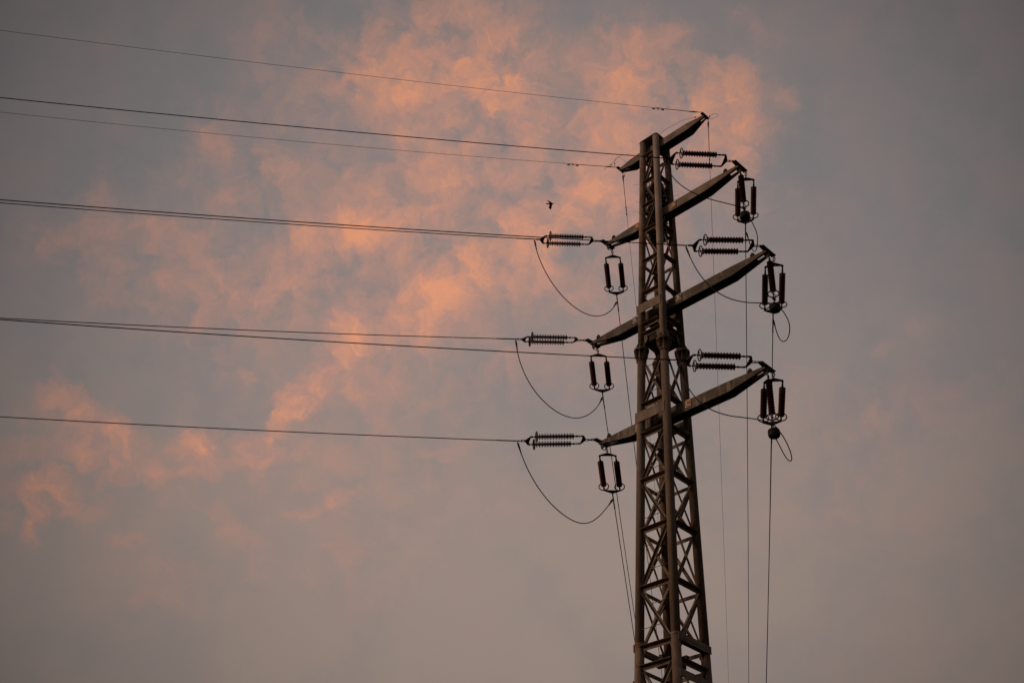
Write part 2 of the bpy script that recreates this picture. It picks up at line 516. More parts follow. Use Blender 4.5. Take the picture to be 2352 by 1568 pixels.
tower = empty('transmission_tower', (0, 0, 0), 'tall tapering pylon of four rusty steel tubes and angle lattice', 'pylon')
for sx, sy in ((-1, -1), (1, -1), (1, 1), (-1, 1)):
    b = MB(); b.box((sx * w(0), sy * w(0), .15), (.6, .6, .5)); b.build('footing', 'concrete', tower)
    key = (sx, sy)
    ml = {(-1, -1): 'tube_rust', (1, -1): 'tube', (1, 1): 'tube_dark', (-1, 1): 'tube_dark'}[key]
    ZF = 21.71
    up = (leg(sx, sy, ZT) - leg(sx, sy, 0)).normalized()
    lo_parts = [(0.3, 12.62, .122), (12.62, ZF - .02, .120)]
    up_leg = None
    for i, (z0, z1, r) in enumerate(lo_parts):
        b = MB(); b.tube([leg(sx, sy, z0), leg(sx, sy, z1)], r, 24)
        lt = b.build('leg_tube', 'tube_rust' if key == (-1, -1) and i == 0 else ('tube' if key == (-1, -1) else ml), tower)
        if i == 0:
            b = MB(); b.tube([leg(sx, sy, 12.60), leg(sx, sy, 12.66)], r + .006, 24); b.build('weld_collar', 'tube_rust', lt)
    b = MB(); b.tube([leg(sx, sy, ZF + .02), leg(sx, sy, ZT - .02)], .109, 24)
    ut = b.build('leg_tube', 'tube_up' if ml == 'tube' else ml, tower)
    # bolted flange with stiffener ribs
    c = leg(sx, sy, ZF)
    for par, s0, s1, r in ((lt, -.032, -.001, .121), (ut, .001, .032, .11)):
        b = MB(); b.lathe(c, up, [(s0, r), (s0, .222), (s0 + .006, .228), (s1 - .006, .228), (s1, .222), (s1, r)], 32, False)
        b.build('flange', 'lattice', par)
    for k in range(8):
        a = 2 * math.pi * (k + .5) / 8 + (.2 if sx > 0 else 0)
        rad = V((math.cos(a), math.sin(a), 0)); tan = V((-math.sin(a), math.cos(a), 0))
        b = MB(); b.prism([c + rad * .108 + up * .033, c + rad * .195 + up * .033, c + rad * .197 + up * .075, c + rad * .135 + up * .22, c + rad * .108 + up * .28], tan * .010)
        b.build('stiffener_rib', 'lattice', ut)
        b = MB(); b.prism([c + rad * .119 - up * .033, c + rad * .222 - up * .033, c + rad * .220 - up * .12, c + rad * .188 - up * .25, c + rad * .140 - up * .36, c + rad * .119 - up * .38], tan * .010)
        b.build('stiffener_rib', 'lattice', lt)
        a2 = a + math.pi / 8
        q = c + V((math.cos(a2), math.sin(a2), 0)) * .168
        b = MB(); b.lathe(q, up, [(-.062, .012), (-.062, .02), (-.034, .02), (-.034, .012), (.034, .012), (.034, .021), (.062, .021), (.062, .012), (.075, .012)], 6, False)
        b.build('bolt', 'hard', ut)
    b = MB(); b.lathe(c - up * .395, up, [(0, .12), (0, .152), (.014, .152), (.014, .12)], 24, False); b.build('collar_ring', 'lattice', lt)

# cap plate with rounded corners
b = MB()
hw = w(ZT) + .118
pts = []
for qx, qy, a0 in ((1, 1, 0), (-1, 1, 90), (-1, -1, 180), (1, -1, 270)):
    for k in range(6):
        a = math.radians(a0 + 18 * k)
        pts.append(V((qx * (hw - .11) + .11 * math.cos(a), qy * (hw - .11) + .11 * math.sin(a), ZT)))
b.prism(pts, (0, 0, .025)); b.build('cap_plate', 'arm', tower)
b = MB()
b.box((0, 0, ZT + .031), (.3, .3, .012)); b.build('cover_plate', 'arm', tower)

FACES = [  # outward normal, tangent, corner sign pairs start/end
    (V((0, -1, 0)), V((1, 0, 0))), (V((1, 0, 0)), V((0, 1, 0))), (V((0, 1, 0)), V((-1, 0, 0))), (V((-1, 0, 0)), V((0, -1, 0)))]
ANG = lambda a, t: [(0, 0), (a, 0), (a, -t), (t, -t), (t, -a), (0, -a)]
Zv = V((0, 0, 1))


def strut(z, size=.105, faces=range(4), mat='lattice'):
    for fi in faces:
        n, t = FACES[fi]
        c = n * (w(z) + .004) + Zv * z
        h = w(z) - .085
        b = MB()
        b.extrude(c - t * h, c + t * h, n, Zv, [(0, 0), (size * 1.25, 0), (size * 1.25, -.011), (.011, -.011), (.011, -size * .92), (0, -size * .92)])
        b.build('strut', mat, tower)
        # gussets just under the strut at both ends
        for s in (-1, 1):
            g0 = c + t * s * (h - .0) - n * .003
            b = MB()
            b.prism([g0 - Zv * .03, g0 - t * s * .10 - Zv * .03, g0 - t * s * .10 - Zv * .15, g0 - t * s * .055 - Zv * .22, g0 - Zv * .22], -n * .009)
            b.build('gusset_plate', mat, tower)


def diag(fi, za, sa, zb, sb, out=0.0, size=.082, mat='lattice', flip=1):
    """bar from side sa at height za (upper) to side sb at zb (lower)"""
    n, t = FACES[fi]
    pa = n * (w(za) + out) + t * sa * (w(za) - .11) + Zv * (za - .10)
    pb = n * (w(zb) + out) + t * sb * (w(zb) - .11) + Zv * (zb + .02)
    d = (pb - pa).normalized()
    side = n.cross(d).normalized() * flip
    b = MB()
    prof = [(-size / 2, 0), (size / 2, 0), (size / 2, .008), (-size / 2 + .008, .008), (-size / 2 + .008, size * .75), (-size / 2, size * .75)]
    b.extrude(pa, pb, side, n * (1 if out > 0 else -1), prof)
    b.build('brace', mat, tower)
    for p, s in ((pa, 1), (pb, -1)):
        for k in (1, 2):
            q = p + d * s * .06 * k
            bb = MB(); bb.lathe(q + n * (out if out > 0 else .012) * 1, n, [(0, .013), (.018, .013)], 6, False)
            bb.build('bolt_head', 'hard', tower)


top_levels = [29.80, 28.58, 27.51, 26.43, 25.14, 23.83]
for i, z in enumerate(top_levels):
    strut(z, .095)
sgn = -1
for i, (a, b_) in enumerate(zip(top_levels, top_levels[1:])):
    for fi in range(4):
        s = (1 if i % 2 == 0 else -1)          # '/' then '\'
        s = s if fi in (0,) else -s if fi == 1 else (s if fi == 2 else -s)
        if fi == 1:
            s = 1 if i % 2 == 0 else -1
        diag(fi, a, s, b_, -s, .012, .075)
for z in (22.61, 22.26):
    strut(z, .11)
# heavy frame above the flanges: deep channels and corner gussets
for fi, (n, t) in enumerate(FACES):
    z = 22.20
    c = n * (w(z) - .02) + Zv * z
    h = w(z) - .1
    b = MB(); b.extrude(c - t * h, c + t * h, n, Zv, [(0, 0), (-.10, 0), (-.10, -.01), (-.01, -.01), (-.01, -.21), (-.10, -.21), (-.10, -.22), (0, -.22)])
    b.build('channel_beam', 'arm_in', tower)
    for s in (-1, 1):
        g0 = n * (w(z) + .016) + t * s * (w(z) - .09) + Zv * (z + .12)
        b = MB(); b.prism([g0, g0 - t * s * .15, g0 - t * s * .15 - Zv * .30, g0 - t * s * .06 - Zv * .42, g0 - Zv * .42], n * .01); b.build('gusset_plate', 'lattice', tower)
    for s in (-1, 1):
        p0 = V((0, 0, z - .26)); p1 = leg(FACES[fi][0].x + FACES[fi][1].x * 1, FACES[fi][0].y + FACES[fi][1].y * 1, z - .26)
    b = MB(); b.tube([p0 + (p1 - p0) * .1, p0 + (p1 - p0) * .82], .035, 6); b.build('diagonal_tie', 'arm_in', tower)

b = MB(); hp_ = w(21.95) - .03
b.box((0, 0, 21.96), (2 * hp_, 2 * hp_, .012)); b.build('platform_plate', 'arm_in', tower)
b = MB(); b.box((0, 0, 22.72), (2 * w(22.7) - .16, 2 * w(22.7) - .16, .010)); b.build('platform_plate', 'arm_in', tower)
low_levels = [21.30, 19.73, 18.74, 17.26, 15.77, 14.13, 12.55, 12.05, 10.35, 8.5, 6.6, 4.6, 2.5, .7]
for i, z in enumerate(low_levels):
    if z < 21:
        strut(z, .115)
panels = [(21.30, 19.73, 1), (18.74, 17.26, 1), (17.26, 15.77, -1), (15.77, 14.13, 1), (14.13, 12.55, -1), (12.05, 10.35, 1), (10.35, 8.5, -1), (8.5, 6.6, 1), (6.6, 4.6, -1), (4.6, 2.5, 1), (2.5, .7, -1)]
for a, b_, s in panels:
    for fi in range(4):
        ss = s if fi % 2 == 0 else -s
        diag(fi, a, ss, b_, -ss, .014, .085)
        diag(fi, a, -ss, b_, ss, -.006, .072, flip=-1)
# broad plates where the arm frames clamp round the tubes (outside the front and back tubes)
for z0, z1, xr, yy in ((23.39, 23.06, .12, .112), (19.49, 19.15, .12, .125)):
    for sy in (-1, 1):
        y = sy * (w(z0) + yy + .006)
        xa = -(w(z0) + .115); xb = w(z0) + .02
        b = MB(); b.box(((xa + xb) / 2, y, (z0 + z1) / 2), (xb - xa, .012, z0 - z1)); b.build('clamp_plate', 'arm', tower)
        for s in (-1, 1):
            b = MB(); b.box((s * (w(z0) - .02), y + sy * .010 - sy * .06, (z0 + z1) / 2), (.03, .10, .26)); b.build('bracket', 'arm_in', tower)
# broad perforated plates low on the side faces
for z0, h in ((12.66, .20), (11.74, .20)):
    for sx in (-1, 1):
        x = sx * (w(z0) + .130)
        hy = w(z0) + .075
        holes = [(V((x, yy, z0 - h / 2 + dz_)), .011, V((0, 1, 0)), V((0, 0, 1))) for yy in (-.05, .05) for dz_ in (-.045, .045)]
        b = MB(); b.plate([(x, -hy, z0), (x, hy, z0), (x, hy, z0 - h), (x, -hy, z0 - h)], holes, (sx * .012, 0, 0)); b.build('perforated_plate', 'arm', tower)
    b = MB()
    b.box((0, 0, z0 - .42), (2 * w(z0) - .2, .11, .11)); b.build('cross_beam', 'arm_in', tower)
    b = MB()
    b.box((0, 0, z0 - .42), (.11, 2 * w(z0) - .2, .108)); b.build('cross_beam', 'arm_in', tower)
# climbing rungs on the front face: each fixed to one tube and a brace
rung = [(21.03, -1), (20.09, 1), (19.2, -1), (18.30, -1), (17.54, 1), (16.75, 1), (16.10, -1), (15.28, -1), (14.58, 1), (13.62, 1), (13.01, -1), (12.0, -1)]
z = 11.2
while z > .8:
    rung.append((z, 1 if len(rung) % 4 < 2 else -1)); z -= .8
for z, s in rung:
    x0 = s * (w(z) - .1); x1 = s * (w(z) - .1) - s * (w(z) * 1.12)
    y = -(w(z) + .028)
    b = MB(); b.tube([(x0, y, z), ((x0 + x1) / 2, y - .004, z - .004), (x1, y, z)], .0085, 6); b.build('climbing_rung', 'lattice', tower)

# crossarms ---------------------------------------------------------------
ARMS = {'0': (-1.5625, 2.1537, 30.366, .137, .64, .30), 'A': (-2.1693, 3.3074, 27.234, .2625, 1.22, .33),
        'B': (-2.796, 3.9503, 23.401, .2625, 1.22, .335), 'C': (-2.4094, 3.5416, 19.540, .2625, 1.22, .335)}
for k, (xl, xr, zt, hp, kd, dep) in ARMS.items():
    zt -= .035
    yh = .165; yt = .115 if k != '0' else .075
    td = .085
    root = None
    xs = [xl + .03, xl + kd, xr - kd, xr - .03]
    # two side webs, each one bent plate
    for sy in (-1, 1):
        b = MB()
        st = [(xs[0], yt, td), (xs[1], yh, dep), (xs[2], yh, dep), (xs[3], yt, td)]
        ring = []
        for x, y, d in st:
            ring.append([b.bm.verts.new(V((x, sy * y, zt))), b.bm.verts.new(V((x, sy * y, zt - d))), b.bm.verts.new(V((x, sy * (y - .012), zt - d))), b.bm.verts.new(V((x, sy * (y - .012), zt)))])
        for p, q in zip(ring, ring[1:]):
            for i in range(4):
                b.face([p[i], p[(i + 1) % 4], q[(i + 1) % 4], q[i]])
        b.face(ring[0]); b.face(ring[-1][::-1])
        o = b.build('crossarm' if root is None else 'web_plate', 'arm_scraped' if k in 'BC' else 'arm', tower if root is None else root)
        if root is None:
            root = o
            o['label'] = {'0': 'short topmost arm carrying the earth wires', 'A': 'upper box arm with orange letter plates', 'B': 'middle box arm, the longest, scratched on its long side', 'C': 'lowest box arm with red letter plates'}[k]
        # inward bottom flange
        b = MB()
        ring = []
        for x, y, d in st:
            ring.append([b.bm.verts.new(V((x, sy * (y - .013), zt - d + .001))), b.bm.verts.new(V((x, sy * max(y - .07, .01), zt - d + .001))), b.bm.verts.new(V((x, sy * max(y - .07, .01), zt - d + .009))), b.bm.verts.new(V((x, sy * (y - .013), zt - d + .009)))])
        for p, q in zip(ring, ring[1:]):
            for i in range(4):
                b.face([p[i], p[(i + 1) % 4], q[(i + 1) % 4], q[i]])
        b.face(ring[0]); b.face(ring[-1][::-1])
        b.build('bottom_flange', 'arm_in', root)
    # closed top, open for the last stretch to each tip
    b = MB()
    gap = .42 if k != '0' else .22
    pa = [(xs[0] + gap, yt + (yh - yt) * gap / kd), (xs[1], yh), (xs[2], yh), (xs[3] - gap, yt + (yh - yt) * gap / kd)]
    poly = [V((x, y - .014, zt - .014)) for x, y in pa] + [V((x, -y + .014, zt - .014)) for x, y in pa[::-1]]
    b.prism(poly, (0, 0, .010)); b.build('top_plate', 'arm_in', root)
    # battens underneath
    for x in [xs[1] - .25, xs[1] + .35, xs[2] - .45, xs[2] + .25] + ([xs[2] - 1.2] if k != '0' else []):
        if abs(x) < .5 or (x < xs[1] and k == '0') or (x > xs[2] and k == '0'):
            continue
        d = dep if xs[1] <= x <= xs[2] else dep - (dep - td) * .21
        b = MB(); b.box((x, 0, zt - d + .014), (.09, .19, .008)); b.build('batten', 'arm_in', root)
        b = MB(); b.box((x, 0, zt - .10), (.012, 2 * yh - .05 if xs[1] <= x <= xs[2] else 2 * yh - .10, .15)); b.build('diaphragm', 'arm_in', root)
    # tip plates and lugs
    for s, xt in ((-1, xl), (1, xr)):
        b = MB()
        wdt = .14 if k != '0' else .10
        x0 = xt - s * wdt * .75; x1 = xt + s * wdt * .25
        b.prism([(x0, -hp - .03, zt + .001), (x1, -hp - .045, zt + .001), (x1 , hp + .045, zt + .001), (x0, hp + .03, zt + .001), (x0, hp - .03, zt + .001), (x0 - s * .03, 0, zt + .001), (x0, -hp + .03, zt + .001)], (0, 0, .030))
        b.build('tip_plate', 'arm_in', root)
        if k != '0':
            xl_ = {('A', 1): 2.825, ('B', 1): 3.486, ('C', 1): 3.055, ('A', -1): -1.745, ('B', -1): -2.401, ('C', -1): -1.956}[(k, s)]
            b = MB()
            y = -.155
            ou = [V((xl_ - .075, y, zt - .002)), V((xl_ + .075, y, zt - .002)), V((xl_ + .06, y, zt + .06)), V((xl_ + .03, y, zt + .10)), V((xl_ - .03, y, zt + .10)), V((xl_ - .06, y, zt + .06))]
            b.plate(ou, [(V((xl_, y, zt + .055)), .018, V((1, 0, 0)), V((0, 0, 1)))], (0, .03, 0)); b.build('lifting_lug', 'arm_in', root)
            # bracket under the tip for the post string
            b = MB()
            b.prism([(xt - s * .16, -.012, zt - .0), (xt - s * .01, -.012, zt - .0), (xt - s * .01, -.012, zt - .12), (xt - s * .05, -.012, zt - .22), (xt - s * .09, -.012, zt - .22), (xt - s * .16, -.012, zt - .10)], (0, .024, 0))
            b.build('hanger_bracket', 'arm', root)
            if s < 0:
                b = MB(); pts = [V((xt + .10, 0, zt - .1)) + V((math.sin(a) * .02, -.10 * math.cos(a), -.17 * math.sin(a))) for a in [math.pi * i / 10 for i in range(11)]]
                b.tube(pts, .010, 6); b.build('bonding_strap', 'hard', root)

# ------------------------------------------------------------------ tension strings (built once along +X, then copied)
shed = []
x = .68
shed += [(.600, .012), (.602, .024), (.655, .026), (.672, .034), (.680, .036)]
n_big = 13
pitch = (1.705 - .70) / (n_big - 1)
for i in range(n_big):
    c = .70 + pitch * i
    shed += [(c - .018, .027), (c - .009, .060), (c + .000, .0925), (c + .006, .0935), (c + .009, .060), (c + .016, .027)]
    if i < n_big - 1:
        m_ = c + pitch / 2
        shed += [(m_ - .012, .027), (m_ - .005, .050), (m_ + .001, .068), (m_ + .004, .068), (m_ + .007, .046), (m_ + .012, .027)]
shed += [(1.722, .036)]
cap0 = [(.565, .010), (.566, .024), (.58, .030), (.61, .030), (.625, .020), (.655, .022), (.672, .037), (.679, .037), (.68, .02)]
cap1 = [(1.723, .02), (1.724, .037), (1.74, .036), (1.755, .022), (1.80, .018), (1.83, .018), (1.835, .026), (1.86, .026), (1.865, .015)]


def link(b, x0, x1, flat, r=.012, hw_=.028):
    """one oval chain link between x0 and x1"""
    pts = []
    n = 8
    for i in range(n + 1):
        a = -math.pi / 2 + math.pi * i / n
        pts.append((x1 - hw_ + hw_ * math.cos(a), hw_ * math.sin(a)))
    for i in range(n + 1):
        a = math.pi / 2 + math.pi * i / n
        pts.append((x0 + hw_ + hw_ * math.cos(a), hw_ * math.sin(a)))
    pts.append(pts[0])
    P = [V((p, q, 0)) if flat else V((p, 0, q)) for p, q in pts]
    b.tube(P, r, 6, caps=False)


def make_string(yoke_w=.245):
    root = empty('tension_string', (0, 0, 0), '', '')
    for i, (a, c_) in enumerate(((.0, .105), (.085, .205), (.185, .295))):
        b = MB(); link(b, a, c_, i % 2 == 1); b.build('chain_link', 'hard', root)
    Y = V((0, 1, 0)); X = V((1, 0, 0)); Z = V((0, 0, 1))
    for xa, xb in ((.27, .40), (2.10, 1.955)):
        s = 1 if xb > xa else -1
        b = MB()
        ou = [V((xa, -.03, -.008)), V((xa, .03, -.008)), V((xb - s * .035, yoke_w + .01, -.008)), V((xb, yoke_w + .03, -.008)), V((xb + s * .05, yoke_w + .02, -.008)), V((xb + s * .05, yoke_w - .025, -.008)),
              V((xb + s * .005, yoke_w - .045, -.008)), V((xb - s * .005, 0, -.008)), V((xb + s * .005, -yoke_w + .045, -.008)), V((xb + s * .05, -yoke_w + .025, -.008)), V((xb + s * .05, -yoke_w - .02, -.008)), V((xb, -yoke_w - .03, -.008)), V((xb - s * .035, -yoke_w - .01, -.008))]
        b.plate(ou, [(V((xa + s * .07, yy, -.008)), .010, X, Y) for yy in (-.045, .045)], (0, 0, .016))
        b.build('yoke_plate', 'yoke', root)
    for y in (-yoke_w, yoke_w):
        for xa, xb in ((.42, .565), (1.93, 1.865)):
            b = MB()
            s = 1 if xb > xa else -1
            if s > 0:
                for zz in (-1, 1):
                    b.box((xa + .05, y, zz * .017), (.11, .03, .009))
                b.tube([(xa + .015, y, -.034), (xa + .015, y, .034)], .010, 6)
                b.tube([(xa + .09, y - .030, 0), (xa + .09, y + .030, 0)], .011, 6)
                b.tube([(xa + .10, y, 0), (xb, y, 0)], .010, 6)
                b.lathe((xa + .115, y, 0), (1, 0, 0), [(0, .012), (.006, .024), (.02, .027), (.034, .024), (.04, .012)], 10)
            else:
                b.tube([(xb, y, 0), (xa, y, 0)], .012, 6)
                b.tube([(xa, y, -.036), (xa, y, .036)], .013, 6)
                b.lathe((xb + .02, y, 0), (1, 0, 0), [(0, .012), (.006, .026), (.025, .026), (.03, .012)], 10)
            b.build('clevis', 'hard', root)
        b = MB(); b.lathe((0, y, 0), (1, 0, 0), shed[3:], 20)
        ins = b.build('insulator', 'porc', root)
        for cp in (cap0, cap1):
            b = MB(); b.lathe((0, y, 0), (1, 0, 0), cp, 12); b.build('end_fitting', 'hard', ins)
        b = MB(); b.torus((1.79, y, 0), (1, 0, 0), .150, .0175)
        rg = b.build('corona_ring', 'ring', root)
        b = MB(); b.box((1.79, y, .085), (.022, .012, .14)); b.box((1.79, y, -.085), (.022, .012, .14)); b.build('ring_bracket', 'hard', rg)
    # clamp to the conductor
    b = MB()
    for zz in (-1, 1):
        b.box((2.155, 0, zz * .020), (.13, .034, .009))
    b.tube([(2.11, 0, -.036), (2.11, 0, .036)], .011, 6)
    b.tube([(2.20, 0, -.036), (2.20, 0, .036)], .011, 6)
    b.tube([(2.19, 0, 0), (2.30, 0, 0)], .014, 8)
    b.lathe((2.255, 0, 0), (1, 0, 0), [(0, .014), (.004, .022), (.03, .022), (.036, .014)], 10)
    b.build('clamp', 'hard', root)
    return root


def place(root, origin, target, roll=0.0):
    o = V(origin); t = (V(target) - o).normalized()
    side = Zv.cross(t).normalized()
    if roll:
        side = Matrix.Rotation(math.radians(roll), 3, t) @ side
    up_ = t.cross(side)
    m = Matrix((t, side, up_)).transposed().to_4x4()
    m.translation = o
    root.matrix_world = m


E1 = {'AR': (1.938, -2.080, 26.921), 'BR': (2.591, -2.067, 23.017), 'CR': (2.142, -2.120, 19.255),
      'AL': (-3.532, -2.070, 26.915), 'BL': (-4.148, -2.057, 23.091), 'CL': (-3.790, -2.094, 19.171)}
E2 = {'AR': (1.949, 2.081, 26.862), 'BR': (2.617, 2.041, 22.811), 'CR': (2.180, 2.057, 19.076),
      'AL': (-3.522, 2.087, 26.871), 'BL': (-4.165, 2.073, 23.030), 'CL': (-3.733, 2.079, 19.050)}
ROLL1 = {'AR': -1, 'BR': 0, 'CR': 0, 'AL': -12, 'BL': -18, 'CL': -4}
ROLL2 = {'AR': -4, 'BR': -3, 'CR': -4, 'AL': 3, 'BL': 4, 'CL': 4}


def tipp(n, sy):
    a = ARMS[n[0]]
    return V((a[1] if n[1] == 'R' else a[0], sy * a[3], a[2] - .02))


ARMN = {'A': 'upper', 'B': 'middle', 'C': 'lowest'}
proto = make_string()
first = True
for n in ('AR', 'BR', 'CR', 'AL', 'BL', 'CL'):
    for sy, E_, R_ in ((-1, E1, ROLL1), (1, E2, ROLL2)):
        o = proto if first else copy_tree(proto)
        first = False
        place(o, tipp(n, sy), E_[n], R_[n])
        sd_ = 'right' if n[1] == 'R' else 'left'
        if sy < 0:
            lab = 'level pair of ribbed insulators pointing left from %s tip of the %s lettered arm' % (sd_, ARMN[n[0]])
            grp = 'level insulator pairs of the wires running left'
        else:
            lab = 'upright pair of ribbed insulators below the %s tip of the %s lettered arm' % (sd_, ARMN[n[0]])
            grp = 'insulator pairs of the wires running away'
        tag(o, lab, 'insulator string', grp)

# ------------------------------------------------------------------ hanging strings with weights at the three right tips
HX = {'A': (3.28, 27.234), 'B': (3.945, 23.401), 'C': (3.515, 19.540)}


def make_post():
    root = empty('suspension_string', (0, 0, 0), '', '')
    dn = V((0, 0, -1))
    b = MB(); b.torus((0, 0, -.285), (1, 0, 0), .028, .009, 16, 6); b.torus((0, 0, -.325), (0, 1, 0), .028, .009, 16, 6); b.build('shackle', 'hard', root)
    # the same long-rod insulator, hung
    off = -.425 + .66
    b = MB(); b.lathe((0, 0, off), dn, shed[3:], 20)
    ins = b.build('insulator', 'porc', root)
    for cp in (cap0, cap1):
        b = MB(); b.lathe((0, 0, off), dn, cp, 12); b.build('end_fitting', 'hard', ins)
    b = MB(); b.tube([(0, 0, -.33), (0, 0, -.36)], .02, 8); b.build('ball_socket', 'hard', root)
    b = MB(); b.torus((0, 0, -1.60), dn, .152, .0175)
    rg = b.build('corona_ring', 'weight', root)
    b = MB(); b.box((0, .08, -1.60), (.014, .14, .02)); b.box((0, -.08, -1.60), (.014, .14, .02)); b.build('ring_bracket', 'hard', rg)
    b = MB(); b.tube([(0, 0, -1.62), (0, 0, -1.74)], .014, 8); b.box((0, 0, -1.77), (.05, .12, .09)); b.tube([(-.04, -.03, -1.76), (.04, -.03, -1.76)], .01, 6); b.build('jumper_clamp', 'jump', root)
    b = MB(); b.tube([(0, 0, -1.80), (0, 0, -1.99)], .012, 8); b.tube([(-.03, 0, -1.86), (.03, 0, -1.86)], .012, 6); b.build('hanger_rod', 'hard', root)
    b = MB(); b.lathe((0, 0, -1.985), dn, [(0, .03), (.004, .125), (.03, .152), (.08, .156), (.083, .150), (.088, .150), (.091, .156), (.16, .156), (.205, .143), (.225, .115), (.226, .03)], 32)
    b.build('counterweight', 'weight', root)
    return root


pp = make_post()
for i, (k, (x, z)) in enumerate(HX.items()):
    o = pp if i == 0 else copy_tree(pp)
    o.location = (x, 0, z)
    tag(o, {'A': 'single insulator with round iron weight under right tip of the upper lettered arm',
            'B': 'single insulator with round iron weight under right tip of the middle lettered arm',
            'C': 'single insulator with round iron weight under right tip of the lowest lettered arm'}[k],
        'insulator string', 'hanging insulators with round weights')


# ------------------------------------------------------------------ wires
def path(S, az, s, c, h0, h1, step=1.5):
    a = math.radians(az)
    S = V(S); P = []
    h = h0
    while h < h1 + 1e-6:
        P.append(S + V((h * math.cos(a), h * math.sin(a), s * h + c * h * h)))
        h += step if h < 30 else 4
    return P


FR = {'AR': (-.0817, .00094), 'AL': (-.0978, .00098), 'BR': (-.1019, .00099), 'BL': (-.1214, .00132), 'CR': (-.0936, .00104), 'CL': (-.0932, .00095)}
BKW = {'AR': 125.86, 'BR': 125.86, 'CR': 126.02, 'AL': 126.34, 'BL': 126.30, 'CL': 126.20}
ORD = {'A': 'upper', 'B': 'middle', 'C': 'lowest'}
for n, (s, c) in FR.items():
    sd_ = 'right' if n[1] == 'R' else 'left'
    span = min(100, -s / c)
    b = MB(); b.tube(path(E1[n], -127, s, c, 0, span), .0135, 8)
    o = b.build('conductor_wire', 'wire')
    tag(o, 'conductor running off left from the %s insulators of the %s lettered arm' % (sd_, ORD[n[0]]), 'power line', 'conductors running off to the left')
    b = MB(); b.tube(path(E1[n], -127, s, c, -.03, .62, .13), .019, 10); b.build('dead_end_sleeve', 'jump', o)
for n, az in BKW.items():
    sd_ = 'right' if n[1] == 'R' else 'left'
    b = MB(); b.tube(path(E2[n], az, -.1, .001, 0, 90), .0135, 8)
    o = b.build('conductor_wire', 'wire')
    tag(o, 'conductor dropping away from the upright %s insulators of the %s lettered arm' % (sd_, ORD[n[0]]), 'power line', 'conductors running away downwards')
    b = MB(); b.tube(path(E2[n], az, -.1, .001, -.03, .62, .13), .020, 10); b.build('dead_end_sleeve', 'wire', o)

# earth wires with their vibration dampers
EW = [((1.918, -.45, 30.346), -127, -.0528, .0009, (2.1537, -.150, 30.372), 'thin earth wire running off left from the right tip of the topmost arm, highest wire', 1.12, 'earth wires running off to the left'),
      ((-1.772, -.416, 30.343), -127, -.0874, .00117, (-1.5625, -.150, 30.372), 'thin earth wire running off left from the left tip of the topmost arm', 1.22, 'earth wires running off to the left'),
      ((1.98, .377, 30.31), 125.88, -.1, .001, (2.1537, .150, 30.36), 'thin earth wire dropping in the view from the right tip of the topmost arm', 1.55, 'earth wires running away downwards'),
      ((-1.735, .375, 30.31), 126.24, -.1, .001, (-1.5625, .150, 30.36), 'thin earth wire dropping in the view from the left tip of the topmost arm', 1.45, 'earth wires running away downwards')]
for S, az, s, c, T, lab, hd, grp in EW:
    b = MB(); b.tube(path(S, az, s, c, 0, 50 if az < 0 else 90), .0062, 6)
    o = b.build('earth_wire', 'wire'); tag(o, lab, 'power line', grp)
    pa = path(S, az, s, c, 0, hd + .25, .2)
    b = MB(); b.tube(pa, .0105, 8); b.build('armour_rod', 'wire', o)
    a = math.radians(az); dv = V((math.cos(a), math.sin(a), s)).normalized()
    q = V(S) + V((hd * math.cos(a), hd * math.sin(a), s * hd + c * hd * hd))
    b = MB(); b.box(q - Zv * .022, (.035, .03, .07), (dv, dv.cross(Zv).normalized(), dv.cross(Zv).normalized().cross(dv))); b.tube([q - Zv * .055 - dv * .15, q - Zv * .062, q - Zv * .055 + dv * .15], .004, 6)
    dmp = b.build('vibration_damper', 'hard', o)
    for sg in (-1, 1):
        b = MB(); b.lathe(q - Zv * .056 + dv * sg * .20, -dv * sg, [(0, .012), (.006, .021), (.06, .021), (.10, .016), (.105, .006)], 10); b.build('damper_weight', 'hard', dmp)
    # short chain and thimble from the arm tip
    T = V(T); E = V(S); d = (E - T)
    L_ = d.length; d.normalize(); sd2 = d.cross(Zv).normalized(); u2 = sd2.cross(d)
    for i in range(2):
        b = MB()
        a0 = T + d * (L_ * (.02 + .22 * i)); a1 = T + d * (L_ * (.28 + .22 * i)); cc = (a0 + a1) / 2
        b.torus(cc, sd2 if i else u2, .020, .006, 16, 6, sq=(a1 - a0).length / .045, ax2=d); b.build('chain_link', 'hard', o)
    b = MB(); b.lathe(T + d * L_ * .50, d, [(0, .01), (.01, .024), (.02, .024), (.03, .012), (.05, .012), (.06, .026), (.10, .022), (L_ * .5, .008)], 10); b.build('wire_clamp', 'hard', o)
    pts = [T + d * L_ * .6 + sd2 * .025, T + d * L_ * 1.0 + sd2 * .022, T + d * (L_ + .16)]
    b = MB(); b.tube(pts, .006, 6); b.tube([T + d * L_ * .6 - sd2 * .025 - Zv * .02, T + d * L_ * 1.0 - sd2 * .022 - Zv * .012, T + d * (L_ + .16)], .006, 6); b.build('thimble', 'hard', o)


def spline(pts, sub=5):
    """Catmull-Rom through the points"""
    P = [V(p) for p in pts]
    Q = [P[0] * 2 - P[1]] + P + [P[-1] * 2 - P[-2]]
    out = []
    for i in range(1, len(Q) - 2):
        for k in range(sub):
            t = k / sub
            a, b_, c, d = Q[i - 1], Q[i], Q[i + 1], Q[i + 2]
            out.append(.5 * ((2 * b_) + (-a + c) * t + (2 * a - 5 * b_ + 4 * c - d) * t * t + (-a + 3 * b_ - 3 * c + d) * t ** 3))
    out.append(P[-1])
    return out


def relax(P, n=2):
    P = [V(p) for p in P]
    for _ in range(n):
        P = [P[0]] + [P[i] * .5 + (P[i - 1] + P[i + 1]) * .25 for i in range(1, len(P) - 1)] + [P[-1]]
    return P


